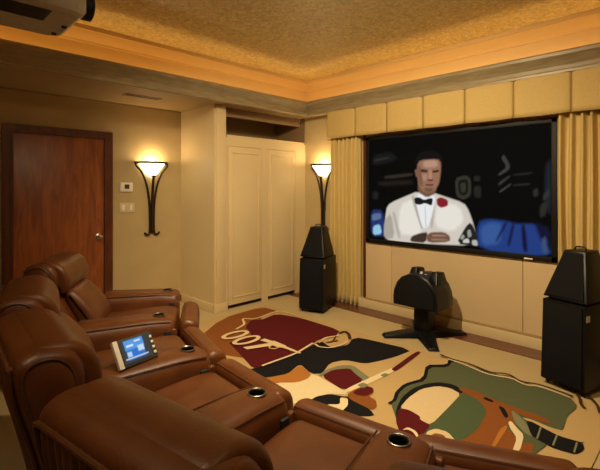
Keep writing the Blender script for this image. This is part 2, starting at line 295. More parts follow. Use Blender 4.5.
SCREEN=[
 ((0.0076, 0.0088, 0.0101),0.0214,[(-2.96, 1.879), (-2.807, 1.892), (-2.741, 1.876), (-2.693, 1.818), (-2.747, 1.788), (-2.965, 1.754), (-3.035, 1.769), (-3.018, 1.849)]),
 ((0.0277, 0.0252, 0.0227),0.01,[(-2.968, 1.824), (-2.84, 1.836), (-2.799, 1.836), (-2.799, 1.825), (-2.838, 1.817), (-2.957, 1.801), (-3.0, 1.8), (-3.009, 1.815)]),
 ((0.0302, 0.0227, 0.0176),0.0114,[(-2.818, 1.621), (-2.672, 1.632), (-2.595, 1.637), (-2.511, 1.641), (-2.485, 1.636), (-2.493, 1.616), (-2.564, 1.604), (-2.78, 1.587), (-2.857, 1.589), (-2.866, 1.61)]),
 ((0.0151, 0.0113, 0.0088),0.0214,[(-2.857, 1.551), (-2.582, 1.561), (-2.493, 1.556), (-2.485, 1.528), (-2.567, 1.516), (-2.832, 1.503), (-2.931, 1.508), (-2.948, 1.537)]),
 ((0.0126, 0.0151, 0.0151),0.0214,[(-3.012, 1.426), (-2.968, 1.427), (-2.954, 1.41), (-2.954, 1.359), (-2.968, 1.342), (-3.012, 1.342), (-3.026, 1.358), (-3.026, 1.409)]),
 ((0.0328, 0.0302, 0.0227),0.0085,[(-1.97, 1.584), (-1.9, 1.601), (-1.866, 1.599), (-1.836, 1.574), (-1.825, 1.531), (-1.825, 1.427), (-1.842, 1.385), (-1.891, 1.359), (-1.923, 1.359), (-1.968, 1.383), (-1.985, 1.428), (-1.991, 1.541)]),
 ((0.005, 0.005, 0.005),0.0071,[(-1.946, 1.551), (-1.902, 1.562), (-1.881, 1.562), (-1.862, 1.55), (-1.856, 1.521), (-1.856, 1.448), (-1.866, 1.417), (-1.898, 1.398), (-1.917, 1.398), (-1.942, 1.416), (-1.953, 1.447), (-1.959, 1.522)]),
 ((0.0328, 0.0302, 0.0227),0.0085,[(-1.927, 1.528), (-1.889, 1.533), (-1.877, 1.515), (-1.877, 1.454), (-1.887, 1.431), (-1.919, 1.425), (-1.931, 1.443), (-1.938, 1.505)]),
 ((0.0176, 0.0164, 0.0126),0.01,[(-1.783, 1.595), (-1.747, 1.594), (-1.735, 1.584), (-1.735, 1.554), (-1.747, 1.544), (-1.783, 1.544), (-1.795, 1.555), (-1.795, 1.585)]),
 ((0.0176, 0.0164, 0.0126),0.01,[(-1.781, 1.494), (-1.739, 1.494), (-1.725, 1.47), (-1.725, 1.398), (-1.739, 1.376), (-1.781, 1.382), (-1.795, 1.405), (-1.795, 1.472)]),
 ((0.0403, 0.0403, 0.0378),0.0071,[(-1.528, 1.771), (-1.511, 1.793), (-1.495, 1.778), (-1.462, 1.714), (-1.453, 1.683), (-1.458, 1.655), (-1.478, 1.634), (-1.533, 1.601), (-1.554, 1.594), (-1.559, 1.606), (-1.545, 1.623), (-1.495, 1.662), (-1.489, 1.692), (-1.522, 1.745)]),
 ((0.0328, 0.0328, 0.0302),0.0071,[(-1.539, 1.538), (-1.473, 1.583), (-1.451, 1.594), (-1.451, 1.582), (-1.471, 1.562), (-1.532, 1.51), (-1.554, 1.499), (-1.559, 1.516)]),
 ((0.0403, 0.0403, 0.0378),0.0071,[(-1.53, 1.46), (-1.464, 1.506), (-1.442, 1.517), (-1.442, 1.506), (-1.462, 1.487), (-1.522, 1.441), (-1.545, 1.429), (-1.55, 1.441)]),
 ((0.0151, 0.0151, 0.0151),0.0085,[(-1.391, 1.609), (-1.292, 1.618), (-1.26, 1.617), (-1.26, 1.606), (-1.292, 1.599), (-1.391, 1.59), (-1.424, 1.591), (-1.424, 1.602)]),
 ((0.0202, 0.0202, 0.0202),0.0085,[(-1.394, 1.51), (-1.306, 1.517), (-1.277, 1.516), (-1.277, 1.505), (-1.306, 1.5), (-1.394, 1.494), (-1.424, 1.496), (-1.424, 1.504)]),
 ((0.0126, 0.0176, 0.0277),0.0214,[(-1.137, 1.689), (-1.113, 1.715), (-1.105, 1.625), (-1.105, 1.331), (-1.114, 1.25), (-1.143, 1.303), (-1.151, 1.393), (-1.147, 1.608)]),
 ((0.0302, 0.0328, 0.0328),0.0114,[(-1.159, 1.416), (-1.13, 1.459), (-1.119, 1.463), (-1.114, 1.431), (-1.122, 1.407), (-1.151, 1.369), (-1.163, 1.365), (-1.168, 1.392)]),
 ((0.0252, 0.0252, 0.0202),0.0114,[(-1.243, 1.459), (-1.218, 1.47), (-1.21, 1.459), (-1.21, 1.415), (-1.217, 1.399), (-1.237, 1.393), (-1.245, 1.404), (-1.25, 1.443)]),
 ((0.0227, 0.0227, 0.0176),0.0114,[(-1.181, 1.329), (-1.142, 1.357), (-1.132, 1.339), (-1.142, 1.258), (-1.155, 1.225), (-1.184, 1.207), (-1.194, 1.225), (-1.194, 1.296)]),
 ((0.019, 0.031, 0.144),0.0171,[(-3.021, 1.208), (-2.917, 1.212), (-2.874, 1.151), (-2.849, 0.968), (-2.882, 0.903), (-3.012, 0.893), (-3.056, 0.953), (-3.056, 1.143)]),
 ((0.28, 0.55, 0.75),0.0114,[(-3.006, 1.019), (-2.945, 1.038), (-2.919, 1.02), (-2.902, 0.949), (-2.922, 0.922), (-3.0, 0.908), (-3.026, 0.926), (-3.026, 0.991)]),
 ((0.099, 0.155, 0.288),0.0114,[(-3.015, 1.162), (-2.937, 1.173), (-2.911, 1.162), (-2.911, 1.119), (-2.937, 1.098), (-3.015, 1.08), (-3.041, 1.09), (-3.041, 1.141)]),
 ((0.015, 0.0434, 0.2016),0.0171,[(-1.735, 1.141), (-1.676, 1.162), (-1.622, 1.167), (-1.52, 1.16), (-1.469, 1.153), (-1.416, 1.139), (-1.363, 1.137), (-1.26, 1.143), (-1.21, 1.128), (-1.161, 1.077), (-1.135, 1.018), (-1.107, 0.892), (-1.22, 0.85), (-1.626, 0.851), (-1.771, 0.908), (-1.759, 1.077)]),
 ((0.035, 0.093, 0.2976),0.0214,[(-1.711, 1.096), (-1.641, 1.13), (-1.599, 1.138), (-1.543, 1.13), (-1.528, 1.089), (-1.539, 0.972), (-1.576, 0.926), (-1.68, 0.904), (-1.719, 0.935), (-1.731, 1.047)]),
 ((0.0062, 0.0093, 0.048),0.0114,[(-1.491, 1.148), (-1.475, 1.149), (-1.487, 1.114), (-1.543, 1.006), (-1.567, 0.966), (-1.584, 0.953), (-1.571, 0.989), (-1.515, 1.109)]),
 ((0.0062, 0.0093, 0.048),0.0114,[(-1.428, 1.143), (-1.412, 1.143), (-1.416, 1.1), (-1.442, 0.967), (-1.457, 0.922), (-1.473, 0.92), (-1.469, 0.965), (-1.442, 1.098)]),
 ((0.0062, 0.0062, 0.0384),0.0114,[(-1.347, 1.136), (-1.326, 1.132), (-1.314, 1.08), (-1.299, 0.932), (-1.302, 0.881), (-1.328, 0.879), (-1.34, 0.93), (-1.351, 1.085)]),
 ((0.0054, 0.0062, 0.0288),0.0171,[(-1.217, 1.153), (-1.138, 1.125), (-1.11, 1.077), (-1.1, 0.96), (-1.111, 0.927), (-1.155, 0.944), (-1.184, 0.992), (-1.228, 1.119)]),
 ((0.043, 0.0744, 0.168),0.0142,[(-1.177, 1.011), (-1.153, 1.034), (-1.142, 1.01), (-1.132, 0.914), (-1.137, 0.881), (-1.161, 0.878), (-1.172, 0.903), (-1.182, 0.978)]),
 ((0.62, 0.57, 0.5),0.01,[(-2.863, 0.941), (-2.846, 1.155), (-2.829, 1.241), (-2.796, 1.284), (-2.728, 1.321), (-2.562, 1.386), (-2.495, 1.411), (-2.458, 1.425), (-2.401, 1.428), (-2.271, 1.422), (-2.215, 1.416), (-2.173, 1.404), (-2.106, 1.383), (-1.948, 1.336), (-1.887, 1.304), (-1.856, 1.256), (-1.836, 1.21), (-1.805, 1.121), (-1.787, 1.051), (-1.763, 0.933), (-1.906, 0.885), (-2.411, 0.857), (-2.65, 0.85), (-2.813, 0.864)]),
 ((0.78, 0.74, 0.66),0.0214,[(-2.614, 1.296), (-2.506, 1.346), (-2.45, 1.302), (-2.391, 1.124), (-2.376, 1.041), (-2.391, 0.967), (-2.45, 0.942), (-2.619, 0.943), (-2.672, 1.01), (-2.656, 1.212)]),
 ((0.78, 0.74, 0.67),0.0214,[(-2.133, 1.334), (-1.987, 1.299), (-1.931, 1.256), (-1.906, 1.158), (-1.923, 1.103), (-2.0, 1.036), (-2.066, 1.023), (-2.187, 1.053), (-2.22, 1.12), (-2.192, 1.289)]),
 ((0.4, 0.36, 0.31),0.0142,[(-2.849, 1.096), (-2.791, 1.169), (-2.76, 1.133), (-2.728, 0.953), (-2.747, 0.888), (-2.838, 0.874), (-2.868, 0.909), (-2.868, 1.03)]),
 ((0.45, 0.41, 0.36),0.0128,[(-2.75, 1.194), (-2.725, 1.195), (-2.701, 1.136), (-2.653, 0.959), (-2.645, 0.899), (-2.669, 0.897), (-2.693, 0.956), (-2.741, 1.134)]),
 ((0.42, 0.38, 0.33),0.01,[(-2.5, 1.378), (-2.478, 1.391), (-2.448, 1.322), (-2.381, 1.105), (-2.364, 1.031), (-2.379, 1.023), (-2.408, 1.09), (-2.483, 1.301)]),
 ((0.46, 0.42, 0.36),0.01,[(-2.245, 1.316), (-2.224, 1.33), (-2.222, 1.276), (-2.236, 1.1), (-2.248, 1.041), (-2.269, 1.039), (-2.271, 1.094), (-2.257, 1.257)]),
 ((0.8, 0.8, 0.82),0.01,[(-2.416, 1.408), (-2.257, 1.409), (-2.213, 1.371), (-2.234, 1.254), (-2.252, 1.179), (-2.288, 1.073), (-2.314, 1.036), (-2.357, 1.033), (-2.391, 1.107), (-2.45, 1.331)]),
 ((0.55, 0.55, 0.58),0.0071,[(-2.339, 1.277), (-2.332, 1.277), (-2.327, 1.229), (-2.32, 1.084), (-2.32, 1.036), (-2.327, 1.035), (-2.332, 1.083), (-2.339, 1.228)]),
 ((0.16, 0.085, 0.05),0.01,[(-2.374, 1.563), (-2.238, 1.561), (-2.196, 1.532), (-2.203, 1.448), (-2.227, 1.409), (-2.29, 1.376), (-2.333, 1.378), (-2.398, 1.417), (-2.421, 1.457), (-2.421, 1.537)]),
 ((0.008, 0.008, 0.012),0.0071,[(-2.458, 1.365), (-2.421, 1.372), (-2.396, 1.368), (-2.359, 1.349), (-2.333, 1.347), (-2.29, 1.361), (-2.269, 1.365), (-2.248, 1.362), (-2.243, 1.344), (-2.25, 1.295), (-2.269, 1.285), (-2.319, 1.303), (-2.347, 1.305), (-2.384, 1.291), (-2.408, 1.288), (-2.445, 1.293), (-2.46, 1.309), (-2.468, 1.349)]),
 ((0.22, 0.012, 0.02),0.0085,[(-2.19, 1.36), (-2.159, 1.374), (-2.133, 1.372), (-2.086, 1.354), (-2.07, 1.335), (-2.07, 1.297), (-2.086, 1.28), (-2.133, 1.266), (-2.158, 1.267), (-2.185, 1.285), (-2.195, 1.304), (-2.199, 1.343)]),
 ((0.006, 0.005, 0.006),0.01,[(-2.452, 1.68), (-2.452, 1.761), (-2.443, 1.803), (-2.417, 1.848), (-2.386, 1.867), (-2.321, 1.88), (-2.278, 1.881), (-2.215, 1.87), (-2.183, 1.854), (-2.148, 1.817), (-2.136, 1.779), (-2.133, 1.702), (-2.135, 1.666), (-2.145, 1.634), (-2.196, 1.621), (-2.345, 1.611), (-2.407, 1.617), (-2.44, 1.644)]),
 ((0.3, 0.15, 0.09),0.0114,[(-2.426, 1.733), (-2.403, 1.772), (-2.352, 1.785), (-2.224, 1.785), (-2.176, 1.777), (-2.155, 1.75), (-2.15, 1.718), (-2.153, 1.647), (-2.158, 1.603), (-2.168, 1.539), (-2.183, 1.502), (-2.217, 1.457), (-2.243, 1.438), (-2.285, 1.424), (-2.314, 1.424), (-2.357, 1.437), (-2.381, 1.459), (-2.411, 1.512), (-2.423, 1.568), (-2.43, 1.682)]),
 ((0.46, 0.27, 0.19),0.0142,[(-2.326, 1.773), (-2.227, 1.775), (-2.192, 1.76), (-2.185, 1.715), (-2.215, 1.699), (-2.314, 1.696), (-2.35, 1.71), (-2.357, 1.757)]),
 ((0.19, 0.09, 0.055),0.0142,[(-2.423, 1.719), (-2.394, 1.718), (-2.379, 1.671), (-2.364, 1.532), (-2.369, 1.49), (-2.398, 1.503), (-2.413, 1.55), (-2.428, 1.677)]),
 ((0.2, 0.1, 0.065),0.0085,[(-2.457, 1.678), (-2.434, 1.684), (-2.426, 1.668), (-2.422, 1.615), (-2.426, 1.597), (-2.44, 1.597), (-2.449, 1.613), (-2.46, 1.66)]),
 ((0.05, 0.022, 0.015),0.0071,[(-2.373, 1.682), (-2.322, 1.674), (-2.305, 1.666), (-2.305, 1.649), (-2.321, 1.645), (-2.368, 1.65), (-2.385, 1.658), (-2.389, 1.678)]),
 ((0.05, 0.022, 0.015),0.0071,[(-2.236, 1.662), (-2.187, 1.67), (-2.171, 1.667), (-2.171, 1.651), (-2.186, 1.644), (-2.231, 1.639), (-2.248, 1.641), (-2.251, 1.654)]),
 ((0.42, 0.22, 0.15),0.0085,[(-2.282, 1.681), (-2.264, 1.681), (-2.256, 1.659), (-2.249, 1.594), (-2.256, 1.572), (-2.284, 1.572), (-2.292, 1.594), (-2.289, 1.66)]),
 ((0.4, 0.22, 0.15),0.01,[(-2.359, 1.629), (-2.323, 1.628), (-2.311, 1.614), (-2.311, 1.575), (-2.321, 1.56), (-2.35, 1.554), (-2.362, 1.567), (-2.369, 1.614)]),
 ((0.09, 0.03, 0.025),0.0071,[(-2.292, 1.567), (-2.253, 1.567), (-2.241, 1.563), (-2.241, 1.553), (-2.253, 1.55), (-2.292, 1.551), (-2.305, 1.554), (-2.305, 1.564)]),
 ((0.14, 0.045, 0.035),0.0071,[(-2.314, 1.518), (-2.25, 1.518), (-2.231, 1.513), (-2.238, 1.5), (-2.257, 1.496), (-2.307, 1.496), (-2.326, 1.501), (-2.333, 1.514)]),
 ((0.16, 0.08, 0.05),0.01,[(-2.333, 1.474), (-2.255, 1.474), (-2.236, 1.466), (-2.257, 1.44), (-2.276, 1.431), (-2.311, 1.431), (-2.331, 1.439), (-2.352, 1.466)]),
 ((0.05, 0.03, 0.022),0.01,[(-2.516, 0.896), (-2.5, 0.925), (-2.475, 0.943), (-2.416, 0.967), (-2.376, 0.979), (-2.319, 0.99), (-2.304, 0.969), (-2.319, 0.896), (-2.357, 0.87), (-2.46, 0.868), (-2.5, 0.871), (-2.516, 0.883)]),
 ((0.17, 0.08, 0.055),0.01,[(-2.311, 0.958), (-2.276, 0.987), (-2.234, 0.998), (-2.144, 1.005), (-2.101, 1.0), (-2.061, 0.977), (-2.048, 0.957), (-2.048, 0.92), (-2.097, 0.9), (-2.248, 0.88), (-2.304, 0.888), (-2.319, 0.933)]),
 ((0.34, 0.19, 0.13),0.0071,[(-2.22, 0.971), (-2.124, 0.976), (-2.092, 0.974), (-2.092, 0.964), (-2.124, 0.959), (-2.22, 0.951), (-2.252, 0.953), (-2.252, 0.966)]),
 ((0.3, 0.17, 0.12),0.0071,[(-2.227, 0.928), (-2.117, 0.934), (-2.081, 0.932), (-2.081, 0.923), (-2.117, 0.917), (-2.227, 0.907), (-2.264, 0.908), (-2.264, 0.921)]),
 ((0.015, 0.015, 0.015),0.0085,[(-1.961, 0.931), (-1.898, 1.048), (-1.866, 1.095), (-1.836, 1.121), (-1.811, 1.102), (-1.769, 1.02), (-1.755, 0.973), (-1.755, 0.913), (-1.799, 0.893), (-1.936, 0.892)]),
 ((0.3, 0.3, 0.27),0.0071,[(-1.86, 1.04), (-1.842, 1.053), (-1.831, 1.044), (-1.819, 1.002), (-1.823, 0.984), (-1.848, 0.97), (-1.858, 0.979), (-1.864, 1.021)]),
 ((0.55, 0.55, 0.5),0.0071,[(-1.898, 0.945), (-1.866, 0.96), (-1.852, 0.955), (-1.84, 0.926), (-1.85, 0.915), (-1.894, 0.911), (-1.908, 0.915), (-1.908, 0.934)]),
 ((0.45, 0.46, 0.45),0.0071,[(-1.805, 0.949), (-1.775, 0.952), (-1.763, 0.941), (-1.757, 0.905), (-1.767, 0.894), (-1.803, 0.897), (-1.815, 0.908), (-1.815, 0.938)]),
 ((0.3, 0.33, 0.28),0.0071,[(-1.934, 0.967), (-1.915, 0.993), (-1.904, 0.996), (-1.891, 0.978), (-1.894, 0.966), (-1.912, 0.946), (-1.923, 0.943), (-1.936, 0.954)]),
]

# ------------------------------------------------------------------ the room (metres; +y towards the screen, +x to the right along it)
XL, XR, YF, YB = -5.03, 1.05, 4.32, -1.5      # walls
ZS, ZC = 2.47, 3.00                            # soffit underside, tray ceiling
LX, LF, RX, LB = -4.06, 4.16, .15, -.55        # inner edge of the soffit
SH = .26                                       # the tray wall stands this far behind the soffit's edge

bm = B(); box(bm, XL - .1, XR + .1, YB - .1, YF + .1, -.1, 0); f = struct('floor', bm, M['floor'])
bm = B(); box(bm, XL - .1, XL, YB, YF + .3, 0, ZC); struct('wall_left', bm, M['wall'])
bm = B(); box(bm, XL, XR, YF, YF + .1, 0, ZS); struct('wall_front', bm, M['wall'])
bm = B(); box(bm, XR, XR + .1, YB, YF + .3, 0, ZC); struct('wall_right', bm, M['wall'])
bm = B(); box(bm, XL - .1, XR + .1, YB - .1, YB, 0, ZC); struct('wall_back', bm, M['wall'])
# closet walls that step out from the left wall
bm = B(); box(bm, XL, -4.25, 2.795, 2.96, 0, ZS); struct('wall_closet', bm, M['cream'])
bm = B(); box(bm, -4.249, -4.235, 2.815, 2.94, .1, ZS - .02, .004); struct('trim_1', bm, M['cream'])
# tray ceiling
bm = B(); box(bm, LX - SH - .2, RX + SH + .2, LB - SH - .2, LF + SH + .2, ZC, ZC + .08); struct('ceiling', bm, M['gold'])
# soffit ring: slab + tray walls
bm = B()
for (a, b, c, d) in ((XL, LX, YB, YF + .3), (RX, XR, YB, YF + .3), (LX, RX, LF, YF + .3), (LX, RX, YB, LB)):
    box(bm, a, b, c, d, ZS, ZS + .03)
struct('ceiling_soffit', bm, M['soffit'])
bm = B()
a, b, c, d = LX - SH, RX + SH, LB - SH, LF + SH
box(bm, a - .05, a, c, d, ZS + .03, ZC); box(bm, b, b + .05, c, d, ZS + .03, ZC)
box(bm, a - .05, b + .05, d, d + .05, ZS + .03, ZC); box(bm, a - .05, b + .05, c - .05, c, ZS + .03, ZC)
struct('wall_tray', bm, M['cove'])

def ring_profile(bm, prof, x0, x1, y0, y1):
    """sweep a profile (offset outwards from the opening, z) round a rectangle with mitred corners"""
    rings = []
    for sx, sy in ((0, 0), (1, 0), (1, 1), (0, 1)):
        ring = []
        for o_, z in prof:
            ring.append(bm.verts.new(((x1 + o_) if sx else (x0 - o_), (y1 + o_) if sy else (y0 - o_), z)))
        rings.append(ring)
    L = len(prof)
    for i in range(4):
        p, q = rings[i], rings[(i + 1) % 4]
        for k in range(L): bm.faces.new((p[k], p[(k + 1) % L], q[(k + 1) % L], q[k]))
# the soffit's moulded edge, which hides the cove lights
bm = B()
ring_profile(bm, [(.05, 2.462), (0, 2.455), (-.012, 2.465), (-.012, 2.485), (.004, 2.50), (.006, 2.53), (-.006, 2.56), (-.03, 2.59),
                  (-.045, 2.61), (-.045, 2.635), (-.035, 2.65), (.0, 2.65), (.02, 2.60), (.02, 2.50)], LX, RX, LB, LF)
struct('trim_2', bm, M['lip'], sharp=25)
# crown at the top of the tray
bm = B()
ring_profile(bm, [(SH, 2.86), (SH - .015, 2.86), (SH - .02, 2.88), (SH - .05, 2.91), (SH - .085, 2.955), (SH - .1, 2.96), (SH - .1, 2.999), (SH, 2.999)], LX, RX, LB, LF)
struct('trim_3', bm, M['cove'], sharp=25)
# thin trim where the soffit meets the left wall
bm = B(); box(bm, XL, XL + .015, YB, 2.795, ZS - .02, ZS, .003); struct('trim_4', bm, M['soffit'])
# cove lights on the shelf behind the edge
COVE = [('cove_light', LX - .15, LX - .11, LB, LF, 'orange cove light strip hidden behind the ceiling edge on the door side'),
        ('cove_light', LX, RX, LF + .11, LF + .15, 'orange cove light strip hidden behind the ceiling edge above the screen'),
        ('cove_light', RX + .11, RX + .15, LB, LF, 'orange cove light strip hidden behind the ceiling edge to the right of the seats'),
        ('cove_light', LX, RX, LB - .15, LB - .11, 'orange cove light strip hidden behind the ceiling edge above the rear of the room')]
for n_, a, b, c, d, l_ in COVE:
    bm = B(); box(bm, a, b, c, d, ZS + .03, ZS + .055); tag(obj(n_, bm, M['led']), l_, 'light', 'cove lights')

# baseboards
bm = B(); box(bm, XL, XL + .018, 1.92, 2.795, 0, .1, .004); box(bm, XL, XL + .018, YB, .83, 0, .1, .004); struct('baseboard_left', bm, M['cream'])
bm = B(); box(bm, -5.0, -4.235, 2.777, 2.795, 0, .1, .004); box(bm, -4.25, -4.228, 2.777, 2.96, 0, .1, .004); struct('baseboard_closet', bm, M['cream'])
bm = B(); box(bm, -4.24, XR, YF - .085, YF, 0, .105, .006); struct('baseboard_front', bm, M['cream'])
bm = B(); box(bm, -4.6, XR, 4.0, YF, 0, .006); struct('trim_5', bm, M['border'])

# ------------------------------------------------------------------ door in the left wall
d1 = bpy.data.objects.new('door_1', None); C.objects.link(d1); d1['kind'] = 'structure'; d1.location = (XL, 1.375, 0)
bm = B(); box(bm, .0, .03, -.435, .435, .01, 2.03, .003); obj('door_panel', bm, M['door'], d1)
bm = B()
box(bm, 0, .045, -.53, -.437, 0, 2.03); box(bm, 0, .045, .437, .53, 0, 2.03); box(bm, 0, .045, -.53, .53, 2.03, 2.115)
box(bm, .045, .054, -.458, -.437, 0, 2.03); box(bm, .045, .054, .437, .458, 0, 2.03); box(bm, .045, .054, -.458, .458, 2.03, 2.05)
obj('door_frame', bm, M['door_trim'], d1)
bm = B()
t = bmesh.new(); lathe(t, [(.0, .0), (.032, 0), (.032, .006), (.012, .012), (.011, .04), (.024, .05), (.029, .062), (.022, .075), (0, .08)], 20)
merge(bm, t, 0, Matrix.Translation((.03, .375, .93)) @ Matrix.Rotation(PI / 2, 4, 'Y')); obj('door_knob', bm, M['chrome'], d1)

# ------------------------------------------------------------------ built-in cabinet
cab = thing('built_in_cabinet', 'cream built-in cabinet with two tall plain doors beside the left speaker', 'cabinet', (-4.25, 3.64, 0))
bm = B()
box(bm, -.6, -.021, -.655, .48, .055, .049 + .02)                 # bottom
box(bm, -.598, .0, -.664, .664, 2.092, 2.12, .003)              # top
box(bm, -.02, .0, -.68, -.655, .0, 1.985); box(bm, -.02, .0, -.12, -.02, .0, 1.985)
box(bm, -.02, .0, .48, .68, .0, 1.985); box(bm, -.02, .0, -.68, .68, 1.985, 2.092)
obj('face_frame', bm, M['cream'], cab)
bm = B(); box(bm, -.06, -.04, -.67, .48, 0, .06); obj('toe_kick', bm, M['base'], cab)
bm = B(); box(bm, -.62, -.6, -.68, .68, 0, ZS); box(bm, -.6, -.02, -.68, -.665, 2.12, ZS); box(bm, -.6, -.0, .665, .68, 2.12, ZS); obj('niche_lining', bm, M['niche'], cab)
bm = B(); box(bm, -.14, -.1, -.68, .68, 2.36, ZS, .003); obj('niche_shade_bar', bm, M['niche'], cab)  # dark bar standing in for the soffit's shadow across the niche
for y0, y1 in ((-.652, -.122), (-.018, .478)):
    bm = B(); box(bm, -.022, .004, y0 + .004, y1 - .004, .05, 1.982, .004)
    dr = obj('cabinet_door', bm, M['cream'], cab)
    bm = B()
    s_ = .055
    for a, b, c, d in ((y0 + s_, y1 - s_, 1.9, 1.915), (y0 + s_, y1 - s_, .13, .145), (y0 + s_, y0 + s_ + .014, .13, 1.915), (y1 - s_ - .014, y1 - s_, .13, 1.915)):
        box(bm, .003, .012, a, b, c, d, .003)
    obj('panel_moulding', bm, M['cream'], dr)

# ------------------------------------------------------------------ soffit air vent, thermostat, light switch
v = thing('air_vent', 'narrow dark slot air vent in the soffit above the door', 'vent', (-4.48, 2.03, ZS))
bm = B(); box(bm, -.05, -.03, -.2, .2, -.008, 0, .002); box(bm, .03, .05, -.2, .2, -.008, 0, .002); box(bm, -.05, .05, -.2, -.18, -.008, 0, .002); box(bm, -.05, .05, .18, .2, -.008, 0, .002); obj('vent_frame', bm, M['soffit'], v)
bm = B(); box(bm, -.03, .03, -.18, .18, -.004, -.001); obj('vent_slot', bm, M['dark_grey'], v)
th = thing('thermostat', 'small white thermostat with dark display, above the light switch', 'thermostat', (XL, 2.075, 1.485))
bm = B(); box(bm, 0, .022, -.075, .075, -.055, .055, .008); obj('housing', bm, M['white_plastic'], th)
bm = B(); box(bm, .021, .025, -.025, .03, -.02, .032, .002); obj('display', bm, M['dark_grey'], th)
sw = thing('light_switch', 'almond double light switch plate below the thermostat', 'switch', (XL, 2.085, 1.24))
bm = B(); box(bm, 0, .009, -.09, .09, -.058, .058, .004); obj('wall_plate', bm, M['almond'], sw)
for y in (-.045, .045):
    bm = B(); box(bm, .008, .014, y - .017, y + .017, -.034, .034, .003); obj('rocker', bm, M['white_plastic'], sw)

# ------------------------------------------------------------------ wall sconces
def make_sconce(loc, rz, label):
    s = thing('wall_sconce', label, 'sconce', loc, rz, 'iron wall sconces')
    # local: wall at x=0, outwards +x, z=0 at the rim
    bm = B()
    rw, rd = .185, .165
    arc = [(rd * math.cos(a), rw * math.sin(a), 0) for a in [(-PI / 2) + PI * k / 20 for k in range(21)]]
    tube(bm, [(p[0] + .01, p[1], p[2]) for p in arc], .013, 8, flat=1.)
    tube(bm, [(.012, -rw - .03, 0), (.012, rw + .02, 0)], .011, 8)
    obj('rim', bm, M['iron'], s)
    bm = B()
    g = [(.02, -.17), (.05, -.155), (.085, -.12), (.125, -.06), (.16, -.012), (.168, .012), (.160, .012), (.118, -.06), (.078, -.118), (.045, -.148), (.016, -.162)]
    lathe(bm, g, 20, -PI / 2, PI / 2, cx=.008)
    obj('glass_bowl', bm, M['glass_glow'], s)
    for sy in (-1, 1):
        bm = B()
        p = smooth_path([(.02, sy * (rw + .02), .0), (.03, sy * (rw + .01), -.045), (.03, sy * .13, -.12), (.028, sy * .07, -.27), (.026, sy * .036, -.45), (.025, sy * .026, -.65), (.025, sy * .028, -.84), (.027, sy * .05, -.885), (.03, sy * .085, -.87), (.03, sy * .09, -.852)], 6)
        tube(bm, p, .0125, 8); obj('arm', bm, M['iron'], s)
    bm = B()
    tube(bm, smooth_path([(.075, 0, -.165), (.06, 0, -.25), (.04, 0, -.45), (.03, 0, -.86)], 6), .016, 8)
    lathe(bm, [(.0, -.172), (.03, -.17), (.036, -.155), (.0, -.15)], 12, cx=.07)
    obj('stem', bm, M['iron'], s)
    bm = B(); box(bm, 0, .02, -.03, .03, -.62, -.5, .004); obj('back_plate', bm, M['iron'], s)
    return s
s1 = make_sconce((XL, 2.385, 1.785), 0, 'dark iron wall sconce with lit glass bowl, beside the wooden door')
s2 = make_sconce((-3.885, YF, 1.79), -PI / 2, 'dark iron wall sconce with lit glass bowl, half behind the left curtain')

# ------------------------------------------------------------------ screen wall: fabric panels, curtains, valance, screen
bm = B()
xs = [-3.15, -2.78, -1.345, -.9]
for a, b in zip(xs[:-1], xs[1:]):
    box(bm, a + .0015, b - .0015, YF - .05, YF, .11, 2.3, .006)
struct('wall_panel', bm, M['panel'])
bm = B(); box(bm, -3.21, -3.15, YF - .02, YF - .002, .1, 2.2); struct('gap_shade_strip', bm, M['door_trim'])  # dark strip standing in for the shadowed gap beside the left curtain
bm = B(); box(bm, -3.15, -.6, YF - .075, YF - .05, .105, .125, .003); struct('trim_7', bm, M['soffit'])

def curtain(name, x0, x1, label):
    c = thing(name, label, 'curtain', ((x0 + x1) / 2, YF - .09, .0), 0, 'gold curtains')
    bm = B(); w = x1 - x0; nx = int(w * 300); nz = 24; rows = []
    for j in range(nz + 1):
        z = .025 + (2.26 - .025) * j / nz; row = []
        for i in range(nx + 1):
            x = -w / 2 + w * i / nx
            ph = 2 * PI * x / .072 + .9 * math.sin(x * 9.) + .25 * math.sin(z * 2.1 + x * 5)
            a = .030 + .007 * math.sin(x * 31)
            row.append(bm.verts.new((x + .004 * math.sin(z * 3 + x * 17), a * math.sin(ph) + .008 * math.sin(2 * ph + z), z)))
        rows.append(row)
    for j in range(nz):
        for i in range(nx): bm.faces.new((rows[j][i], rows[j][i + 1], rows[j + 1][i + 1], rows[j + 1][i]))
    o = obj('drape', bm, M['curtain'], c, sharp=80)
    m = o.modifiers.new('thick', 'SOLIDIFY'); m.thickness = .004
    bm = B(); box(bm, -w / 2, w / 2, .055, .075, 2.22, 2.27, .004); obj('curtain_rail', bm, M['white_plastic'], c)
    return c
curtain('curtain', -3.665, -3.215, 'gold pleated floor-length curtain between left sconce and screen')
curtain('curtain', -1.05, -.22, 'gold pleated floor-length curtain behind the right speaker')

